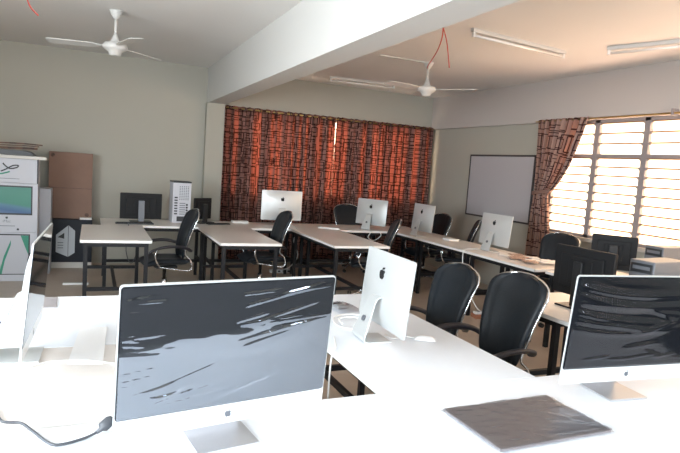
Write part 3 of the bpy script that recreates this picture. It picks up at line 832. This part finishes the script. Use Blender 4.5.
# ------------------------------------------------------------------ cartons at the left
def carton(name, label, x0, x1, y0, y1, z0, z1, material, cat='box', bevel=.004, group=None):
    root = thing(name, label, cat, ((x0+x1)/2, (y0+y1)/2, z0), 0, group)
    w, d, h = x1-x0, y1-y0, z1-z0
    bm = B(); box(bm, -w/2, w/2, -d/2, d/2, 0, h); obj('carton', bm, material, root, bevel=bevel)
    return root, w, d, h
def panel(name, root, d, x0, x1, z0, z1, material, off=.001):
    bm = B(); box(bm, x0, x1, -d/2-off, -d/2+.0005, z0, z1); return obj(name, bm, material, root)
def emblem(root, d, s, x, z, material='black_print', off=.003):
    bm = B(); a, b = apple(s); prism(bm, [(p+x, q+z) for p, q in a], -d/2-off, -d/2); prism(bm, [(p+x, q+z) for p, q in b], -d/2-off, -d/2)
    return obj('emblem', bm, material, root)
def text(root, body, size, x, z, y, material, name='lettering'):
    cu = bpy.data.curves.new(name, 'FONT'); cu.body = body; cu.size = size; cu.align_x = 'CENTER'; cu.extrude = .0006
    t = bpy.data.objects.new(name, cu); COL.objects.link(t)
    dg = bpy.context.evaluated_depsgraph_get(); me = bpy.data.meshes.new_from_object(t.evaluated_get(dg))
    bpy.data.objects.remove(t); me.materials.append(M[material])
    o = bpy.data.objects.new(name, me); COL.objects.link(o); o.parent = root; o.location = (x, y, z); o.rotation_euler = (PI/2, 0, 0)
    return o
# bottom carton: black-framed green picture
r_, w, d, h = carton('computer_box', 'white computer carton at the bottom of the left stack, green picture on it', -1.32, -.575, 7.62, 7.90, 0, .585, 'white_box')
panel('printed_frame', r_, d, -w/2+.03, w/2-.075, .08, h-.02, 'black_print', .001)
pic = panel('printed_picture', r_, d, -w/2+.045, w/2-.09, .09, h-.035, 'white_box_grey', .002)
bm = B(); prism(bm, [(-.02, .09), (.03, .30), (.10, h-.09), (.10, h-.15), (.04, .25), (.01, .09)], -d/2-.004, -d/2-.001); obj('printed_leaf', bm, 'green_print', r_)
bm = B(); prism(bm, [(.20, h-.036), (w/2-.09, h-.036), (w/2-.09, .32), (.245, .42)], -d/2-.004, -d/2-.001); obj('printed_corner', bm, 'green_print', r_)
# middle carton: picture of a computer with a wave wallpaper
r_, w, d, h = carton('computer_box', 'white computer carton printed with a green and blue screen picture', -1.32, -.575, 7.62, 7.90, .587, 1.165, 'white_box')
panel('printed_frame', r_, d, -w/2+.03, w/2-.055, .205, h-.03, 'black_print', .001)
panel('printed_picture', r_, d, -w/2+.045, w/2-.07, .225, h-.048, 'wave', .002)
emblem(r_, d, .028, .055, .172)
text(r_, 'iMac', .045, .055, .115, -d/2-.0015, 'grey_print_dark')
panel('printed_line', r_, d, -.10, .14, .070, .078, 'grey_print_dark', .0012)
bm = B(); lathe(bm, [(.013, -.002), (.013, .001)], (.17, -d/2, .035), 14, 'Y'); obj('hand_hole', bm, 'black_print', r_)
# upper carton: bird mark
r_, w, d, h = carton('white_box', 'white carton with a dark swooping bird mark, near the stack top', -1.30, -.575, 7.62, 7.90, 1.167, 1.45, 'white_box')
bm = B(); tube(bm, catmull([(-.07+.05, -d/2-.002, .13), (.03, -d/2-.002, .155), (.10, -d/2-.002, .20), (.155, -d/2-.002, .205), (.14, -d/2-.002, .18), (.07, -d/2-.002, .165), (.02, -d/2-.002, .20), (.0, -d/2-.002, .225)], 5), 1, 8, rx=(.004, .014)); obj('bird_mark', bm, 'black_print', r_)
bm = B(); tube(bm, catmull([(-.08, -d/2-.002, .125), (-.03, -d/2-.002, .10), (.03, -d/2-.002, .115), (.07, -d/2-.002, .13)], 4), 1, 8, rx=(.004, .016)); obj('bird_mark', bm, 'green_print', r_)
panel('printed_line', r_, d, -.20, .17, .045, .052, 'grey_print_dark', .0012)
bm = B(); box(bm, w/2-.012, w/2+.001, -d/2-.001, -d/2+.02, 0, h); obj('dark_edge', bm, 'black_print', r_)
bm = B(); box(bm, -1.25, -.49, 7.58, 7.88, 1.452, 1.487); tag(obj('foam_board', bm, 'foam', bevel=.005), 'off-white foam board lying on the stack of white cartons', 'board')
# folded cardboard and dark bag on top
for i, (x0, x1, y0, y1, z, hh, mm, nm, lb, tl) in enumerate((
    (-1.30, -.62, 7.60, 7.85, 1.492, .060, 'plastic_black', 'plastic_bag', 'folded glossy black bag on top of the white carton stack', -2),
    (-1.30, -.60, 7.62, 7.86, 1.561, .026, 'card_dark', 'cardboard_sheet', 'lower sheet of folded brown cardboard on the stack of cartons', 2),
    (-1.30, -.58, 7.60, 7.84, 1.596, .012, 'card_dark', 'cardboard_sheet', 'middle folded cardboard sheet, thin and brown, on the stack', 2),
    (-1.28, -.545, 7.62, 7.86, 1.617, .016, 'card_dark', 'cardboard_sheet', 'topmost dark brown cardboard sheet on the stack', 3))):
    bm = B(); n_ = 20; rnd = random.Random(i); vs = []
    for k in range(n_+1):
        u = k/n_; x = (x1-x0)*u; zz = .004*math.sin(u*7+i) + (.003*rnd.random() if mm == 'plastic_black' else 0)
        th = hh*(1 if mm != 'plastic_black' else math.sqrt(max(.02, 1-(abs(u-.5)*2)**4)))
        for yy in (0, y1-y0):
            vs.append((bm.verts.new((x, yy, zz)), bm.verts.new((x, yy, zz+th))))
    for k in range(n_):
        a0_, b0_, a1_, b1_ = vs[2*k], vs[2*k+1], vs[2*k+2], vs[2*k+3]
        bm.faces.new((a0_[1], a1_[1], b1_[1], b0_[1])); bm.faces.new((a0_[0], b0_[0], b1_[0], a1_[0]))
        bm.faces.new((a0_[0], a1_[0], a1_[1], a0_[1])); bm.faces.new((b0_[0], b0_[1], b1_[1], b1_[0]))
    bm.faces.new((vs[0][0], vs[0][1], vs[1][1], vs[1][0])); bm.faces.new((vs[-2][0], vs[-1][0], vs[-1][1], vs[-2][1]))
    tag(obj(nm, bm, mm, loc=(x0, y0, z), rot=(0, 0, R(tl*.6))), lb, 'bag' if nm == 'plastic_bag' else 'cardboard')
# white carton behind, black carton, brown carton leaning on the wall
carton('white_box', 'plain white carton standing behind the stack, beside the brown cardboard', -.90, -.46, 8.06, 8.36, 0, 1.085, 'white_box')
r_, w, d, h = carton('black_box', 'black carton with a grey hexagonal tower print below the brown cardboard', -.565, .03, 8.42, 8.74, .085, .665, 'black_box')
cx_ = -.13; X = lambda v: v
bm = B(); prism(bm, [(-.145, .14), (-.145, .37), (.0, .50), (.0, .075)], -d/2-.002, -d/2+.001); hx = obj('printed_tower', bm, 'grey_print', r_)
bm = B(); prism(bm, [(.006, .075), (.006, .50), (.085, .43), (.085, .13)], -d/2-.002, -d/2+.001); obj('printed_tower_side', bm, 'grey_print', r_)
bm = B(); prism(bm, [(-.125, .34), (-.045, .40), (-.045, .32)], -d/2-.004, -d/2-.001)
obj('printed_triangle', bm, 'black_print', r_)
bm = B()
for k in range(3): box(bm, -.125, -.055, -d/2-.004, -d/2-.001, .19+.035*k, .202+.035*k)
obj('printed_text', bm, 'grey_print_dark', r_)
bm = B(); box(bm, -.56, .03, 8.45, 8.74, 0, .083); tag(obj('carton_base', bm, 'foam', bevel=.004), 'low flat beige carton on the floor under the black carton', 'box')
bm = B(); box(bm, -.13, .02, 8.425, 8.515, .667, .690); tag(obj('white_sheet', bm, 'paper'), 'thin grey-white sheet lying on the black carton edge', 'sheet')
r_, w, d, h = carton('cardboard_box', 'tall flat brown cardboard carton standing on the black carton', -.52, .015, 8.52, 8.72, .692, 1.585, 'card')
r_.location.z = .667
for x, z in ((-w/2+.045, h-.045), (w/2-.06, .055)):
    bm = B(); lathe(bm, [(.026, -.003), (.026, .001)], (x, -d/2, z), 18, 'Y'); obj('hand_hole', bm, 'card_dark', r_)
panel('tape', r_, d, -w/2, w/2, h*.46, h*.465, 'card_dark', .001)

# ------------------------------------------------------------------ small things on the desks
Z = .7505
def cable(name, pts, r, material, label, cat='cable', k=6, seg=8):
    bm = B(); tube(bm, catmull(pts, k), r, seg); return tag(obj(name, bm, material), label, cat)
root = thing('power_cable', 'black power cable with a plug lying across the near left desk', 'cable')
bm = B(); tube(bm, catmull([(-.34, 2.16, Z+.005), (-.27, 2.05, Z+.005), (-.235, 1.94, Z+.005), (-.18, 1.91, Z+.005), (-.14, 1.84, Z+.005), (-.09, 1.75, Z+.005), (-.055, 1.738, Z+.005), (0, 1.76, Z+.005), (.035, 1.775, Z+.012)], 6), .0042, 8); obj('cord', bm, 'cable_grey', root)
bm = B(); tube(bm, [(.033, 1.773, Z+.012), (.045, 1.782, Z+.016), (.050, 1.786, Z+.020), (.072, 1.80, Z+.034), (.078, 1.804, Z+.038)], [.35, .45, 1, 1, .7], 12, rx=(.036, .024)); obj('plug', bm, 'cable_grey', root)
def slab(name, corners, z, th, material, label, cat, bev=.002, group=None):
    bm = B(); a = [bm.verts.new((x, y, z)) for x, y in corners]; b = [bm.verts.new((x, y, z+th)) for x, y in corners]
    bm.faces.new(a); bm.faces.new(b[::-1]); n_ = len(a)
    for i in range(n_): bm.faces.new((a[i], a[(i+1) % n_], b[(i+1) % n_], b[i]))
    return tag(obj(name, bm, material, bevel=bev), label, cat, group)
root = thing('wrapped_sheet', 'flat grey sheet wrapped in clear plastic at the lower right desk', 'sheet', (1.44, 1.505, Z), R(1))
bm = B(); box(bm, -.245, .245, -.155, .155, 0, .010); obj('sheet', bm, 'pad_grey', root, bevel=.003)
bm = B(); nx, ny = 60, 40; rows = []
for j in range(ny+1):
    row = []
    for i in range(nx+1):
        u, v = i/nx-.5, j/ny-.5
        row.append(bm.verts.new((u*.505, v*.325, .0125+.0035*noise.noise(Vector((u*9, v*14, 1)))+.003*abs(noise.noise(Vector((u*20+v*20, v*6, 4)))) - (.010 if abs(u) > .49 or abs(v) > .485 else 0))))
    rows.append(row)
for j in range(ny):
    for i in range(nx):
        f = bm.faces.new((rows[j][i], rows[j][i+1], rows[j+1][i+1], rows[j+1][i])); f.smooth = True
obj('plastic_wrap', bm, 'wrap', root)
slab('grey_card', [(-.275, 3.34), (-.155, 3.34), (-.16, 3.58), (-.275, 3.58)], Z, .004, 'pad_grey', 'small grey card near the far edge of the left white desk', 'card')
slab('paper_sheet', [(-.07, 2.43), (.06, 2.40), (.09, 2.93), (-.03, 2.95)], Z+.0008, .0012, 'paper', 'white paper sheet lying on the left desks near the filmed screen', 'paper', 0)
cable('power_cable', [(-.36, 2.36, Z+.004), (-.30, 2.44, Z+.004), (-.23, 2.40, Z+.004), (-.14, 2.46, Z+.004), (.0, 2.45, Z+.004), (.12, 2.38, Z+.004)], .0035, 'white_plastic', 'thin white cable on the left desk below the edge-on computer')
# around the rear-facing computer
cable('power_cable', [(1.50, 2.90, Z+.005), (1.40, 2.96, Z+.006), (1.28, 2.90, Z+.006), (1.24, 2.74, Z+.006), (1.32, 2.66, Z+.006), (1.42, 2.72, Z+.012), (1.40, 2.86, Z+.014), (1.30, 2.86, Z+.014), (1.27, 2.76, Z+.012)], .0045, 'white_plastic', 'coiled white cable on the desk behind the rear-facing computer')
cable('power_cable', [(1.14, 2.56, Z+.005), (1.08, 2.40, Z+.006), (1.046, 2.36, Z-.01), (1.036, 2.35, Z-.14), (1.030, 2.33, Z-.30), (1.030, 2.31, Z-.45)], .0045, 'white_plastic', 'white cable hanging off the desk edge right of the filmed screen')
root = thing('accessory_bag', 'clear bag of white accessories at the far end of the near desk', 'bag', (1.42, 3.12, Z), R(12))
bm = B(); nx = 20; rows = []
for j in range(nx+1):
    row = []
    for i in range(nx+1):
        u, v = i/nx-.5, j/nx-.5; e = max(0, (1-(2*u)**4)*(1-(2*v)**4))
        row.append(bm.verts.new((u*.17, v*.22, .003+.026*e+.008*e*noise.noise(Vector((u*9, v*9, 2))))))
    rows.append(row)
for j in range(nx):
    for i in range(nx):
        f = bm.faces.new((rows[j][i], rows[j][i+1], rows[j+1][i+1], rows[j+1][i])); f.smooth = True
obj('plastic_pouch', bm, 'film_dark', root)
bm = B(); box(bm, -.04, .04, -.03, .03, .002, .022); obj('adapter', bm, 'white_plastic', root, bevel=.006)
bm = B(); tube(bm, catmull([(-.05, .05, .008), (0, .07, .01), (.05, .05, .008), (.04, .09, .01), (-.03, .085, .008)], 5), .004, 8); obj('lead', bm, 'cable_grey', root)
root = thing('computer_mouse', 'white computer mouse lying beside the rear-facing computer', 'mouse', (1.60, 2.44, Z), R(60))
bm = B(); n_ = 14; rows = []
for j in range(n_+1):
    row = []
    for i in range(n_+1):
        u, v = i/n_*2-1, j/n_*2-1; e = max(0, 1-abs(u)**3-0)*max(0, 1-abs(v)**3)
        row.append(bm.verts.new((u*.028*(1-.12*v*v), v*.055, .002+.024*e**.6)))
    rows.append(row)
for j in range(n_):
    for i in range(n_): f = bm.faces.new((rows[j][i], rows[j][i+1], rows[j+1][i+1], rows[j+1][i])); f.smooth = True
obj('shell', bm, 'white_plastic', root)
bm = B(); tube(bm, catmull([(0, .055, .006), (.02, .10, .004), (-.04, .16, .004), (.02, .21, .004)], 5), .002, 6); obj('lead', bm, 'white_plastic', root)

def keyboard(loc, yaw, label, w=.43, d=.13, material='white_plastic', keymat='paper'):
    root = thing('keyboard', label, 'keyboard', (loc[0], loc[1], Z), yaw, 'keyboards on the far desks')
    bm = B(); prism(bm, [(-d/2, 0), (d/2, 0), (d/2, .018), (-d/2, .007)], -w/2, w/2, Matrix.Rotation(PI/2, 4, 'Z')); obj('base', bm, material, root, bevel=.002)
    bm = B(); nc = 15; nr = 5
    for r_ in range(nr):
        for c_ in range(nc):
            x = -w/2+.012+c_*(w-.024)/nc; y = -d/2+.012+r_*(d-.024)/nr; zz = .008+.011*(y+d/2)/d
            box(bm, x+.0015, x+(w-.024)/nc-.0015, y+.0015, y+(d-.024)/nr-.0015, zz, zz+.004)
    obj('keys', bm, keymat, root)
    return root
keyboard((.50, 7.395), R(180), 'black keyboard in front of the black monitor at the left', .44, .15, 'plastic_black', 'plastic_rub')
keyboard((1.56, 7.56), R(190), 'black keyboard right of the small monitor by the curtains', .30, .12, 'plastic_black', 'plastic_rub')
keyboard((3.08, 7.36), R(150), 'white keyboard at the back corner of the far desk', .30, .11)
root, w, d, h = carton('accessory_box', 'small white accessory carton left of the largest far computer', 1.80, 2.02, 7.74, 7.86, Z, Z+.030, 'white_plastic', 'box', .002)
rnd = random.Random(4)
spots = [(4.40, 5.28, 20), (4.52, 5.16, -15), (4.30, 5.10, 40), (4.42, 4.98, 5), (4.55, 4.90, 70), (4.28, 4.86, -30), (4.40, 4.74, 12), (4.54, 4.68, -48), (4.26, 4.64, 60), (4.44, 4.55, -10)]
names = ['creased white sheet nearest the rear-facing computer on the papered desk', 'brown printed leaflet second along the papered desk', 'small folded white sheet on the desk edge facing the camera',
 'brown printed leaflet in the middle of the papered desk', 'white sheet on the window side of the papered desk', 'brown printed leaflet on the camera side of the papered desk',
 'white crumpled sheet near the papered desk front end', 'white sheet on the window side near the front end', 'brown printed leaflet at the front left corner of the papered desk', 'white sheet at the front end of the papered desk']
for i, ((x, y, a), nm) in enumerate(zip(spots, names)):
    bm = B(); n_ = 8; w_, d_ = rnd.uniform(.15, .21), rnd.uniform(.12, .16); rows = []
    for j in range(n_+1):
        rows.append([bm.verts.new(((k/n_-.5)*w_, (j/n_-.5)*d_, .002+.002*i+.012*abs(noise.noise(Vector((k*.35+i*3, j*.4, i)))))) for k in range(n_+1)])
    for j in range(n_):
        for k in range(n_): f = bm.faces.new((rows[j][k], rows[j][k+1], rows[j+1][k+1], rows[j+1][k])); f.smooth = True
    pink = 'brown' in nm
    o = obj('printed_leaflet' if pink else 'paper_sheet', bm, 'paper_pink' if pink else 'paper', loc=(x, y, Z), rot=(0, 0, R(a)))
    md = o.modifiers.new('solid', 'SOLIDIFY'); md.thickness = .0008
    tag(o, nm, 'paper', 'loose papers on the desk by the tied curtain')
root, w, d, h = carton('accessory_box', 'flat white carton on the desk beside the chair near the curtains', 4.36, 4.52, 6.28, 6.44, Z, Z+.022, 'white_plastic', 'box', .002)
# cables dropping to the floor, power strips
cable('power_cable', [(4.30, 5.55, Z+.005), (4.06, 5.50, Z+.01), (4.005, 5.47, Z-.05), (4.0, 5.42, .50), (4.06, 5.36, .28), (4.13, 5.30, .12), (4.18, 5.28, .072)], .006, 'white_plastic', 'white cable dropping from the whiteboard-side desk to a floor power strip')
root = thing('power_strip', 'white power strip on a terracotta block behind the foreground chairs', 'power strip', (4.20, 5.24, 0), R(-10))
bm = B(); box(bm, -.13, .13, -.06, .06, 0, .045); obj('block', bm, 'terracotta', root, bevel=.004)
bm = B(); box(bm, -.12, .12, -.03, .03, .045, .075); st = obj('strip', bm, 'white_plastic', root, bevel=.005)
bm = B()
for k in range(3): box(bm, -.08+.06*k, -.05+.06*k, -.012, .012, .074, .0765)
obj('sockets', bm, 'pc_dark', st)
root = thing('power_strip', 'white power strip on the floor below the largest far computer', 'power strip', (2.62, 8.02, 0), 0)
bm = B(); box(bm, -.17, .17, -.035, .035, 0, .045); st = obj('strip', bm, 'white_plastic', root, bevel=.005)
bm = B()
for k in range(4): box(bm, -.13+.075*k, -.09+.075*k, -.036, -.034, .01, .035)
obj('sockets', bm, 'pc_dark', st)
cable('power_cable', [(2.60, 7.70, Z+.01), (2.56, 7.30, Z+.01), (2.55, 7.17, Z-.02), (2.50, 7.16, .60), (2.58, 7.2, .38), (2.60, 7.6, .15), (2.62, 7.98, .052)], .007, 'white_plastic', 'white cable looping below the largest far computer')
cable('power_cable', [(3.74, 7.48, Z+.01), (3.66, 7.24, Z+.01), (3.64, 7.175, Z-.02), (3.60, 7.16, .66), (3.70, 7.17, .62), (3.80, 7.17, .68), (3.80, 7.175, Z-.02), (3.80, 7.25, Z+.008)], .006, 'white_plastic', 'white cable looping over the desk edge by the corner computer')
cable('power_cable', [(.42, 7.42, Z+.01), (.42, 7.19, Z+.01), (.42, 7.16, Z-.05), (.40, 7.15, .45), (.46, 7.15, .30), (.52, 7.15, .45), (.50, 7.16, Z-.05)], .005, 'cable_grey', 'dark cable looped under the left desk')
bm = B(); box(bm, -.28, .0, 7.36, 7.42, 0, .02); tag(obj('power_strip', bm, 'white_plastic', bevel=.004), 'long white strip on the floor under the left desk', 'power strip')
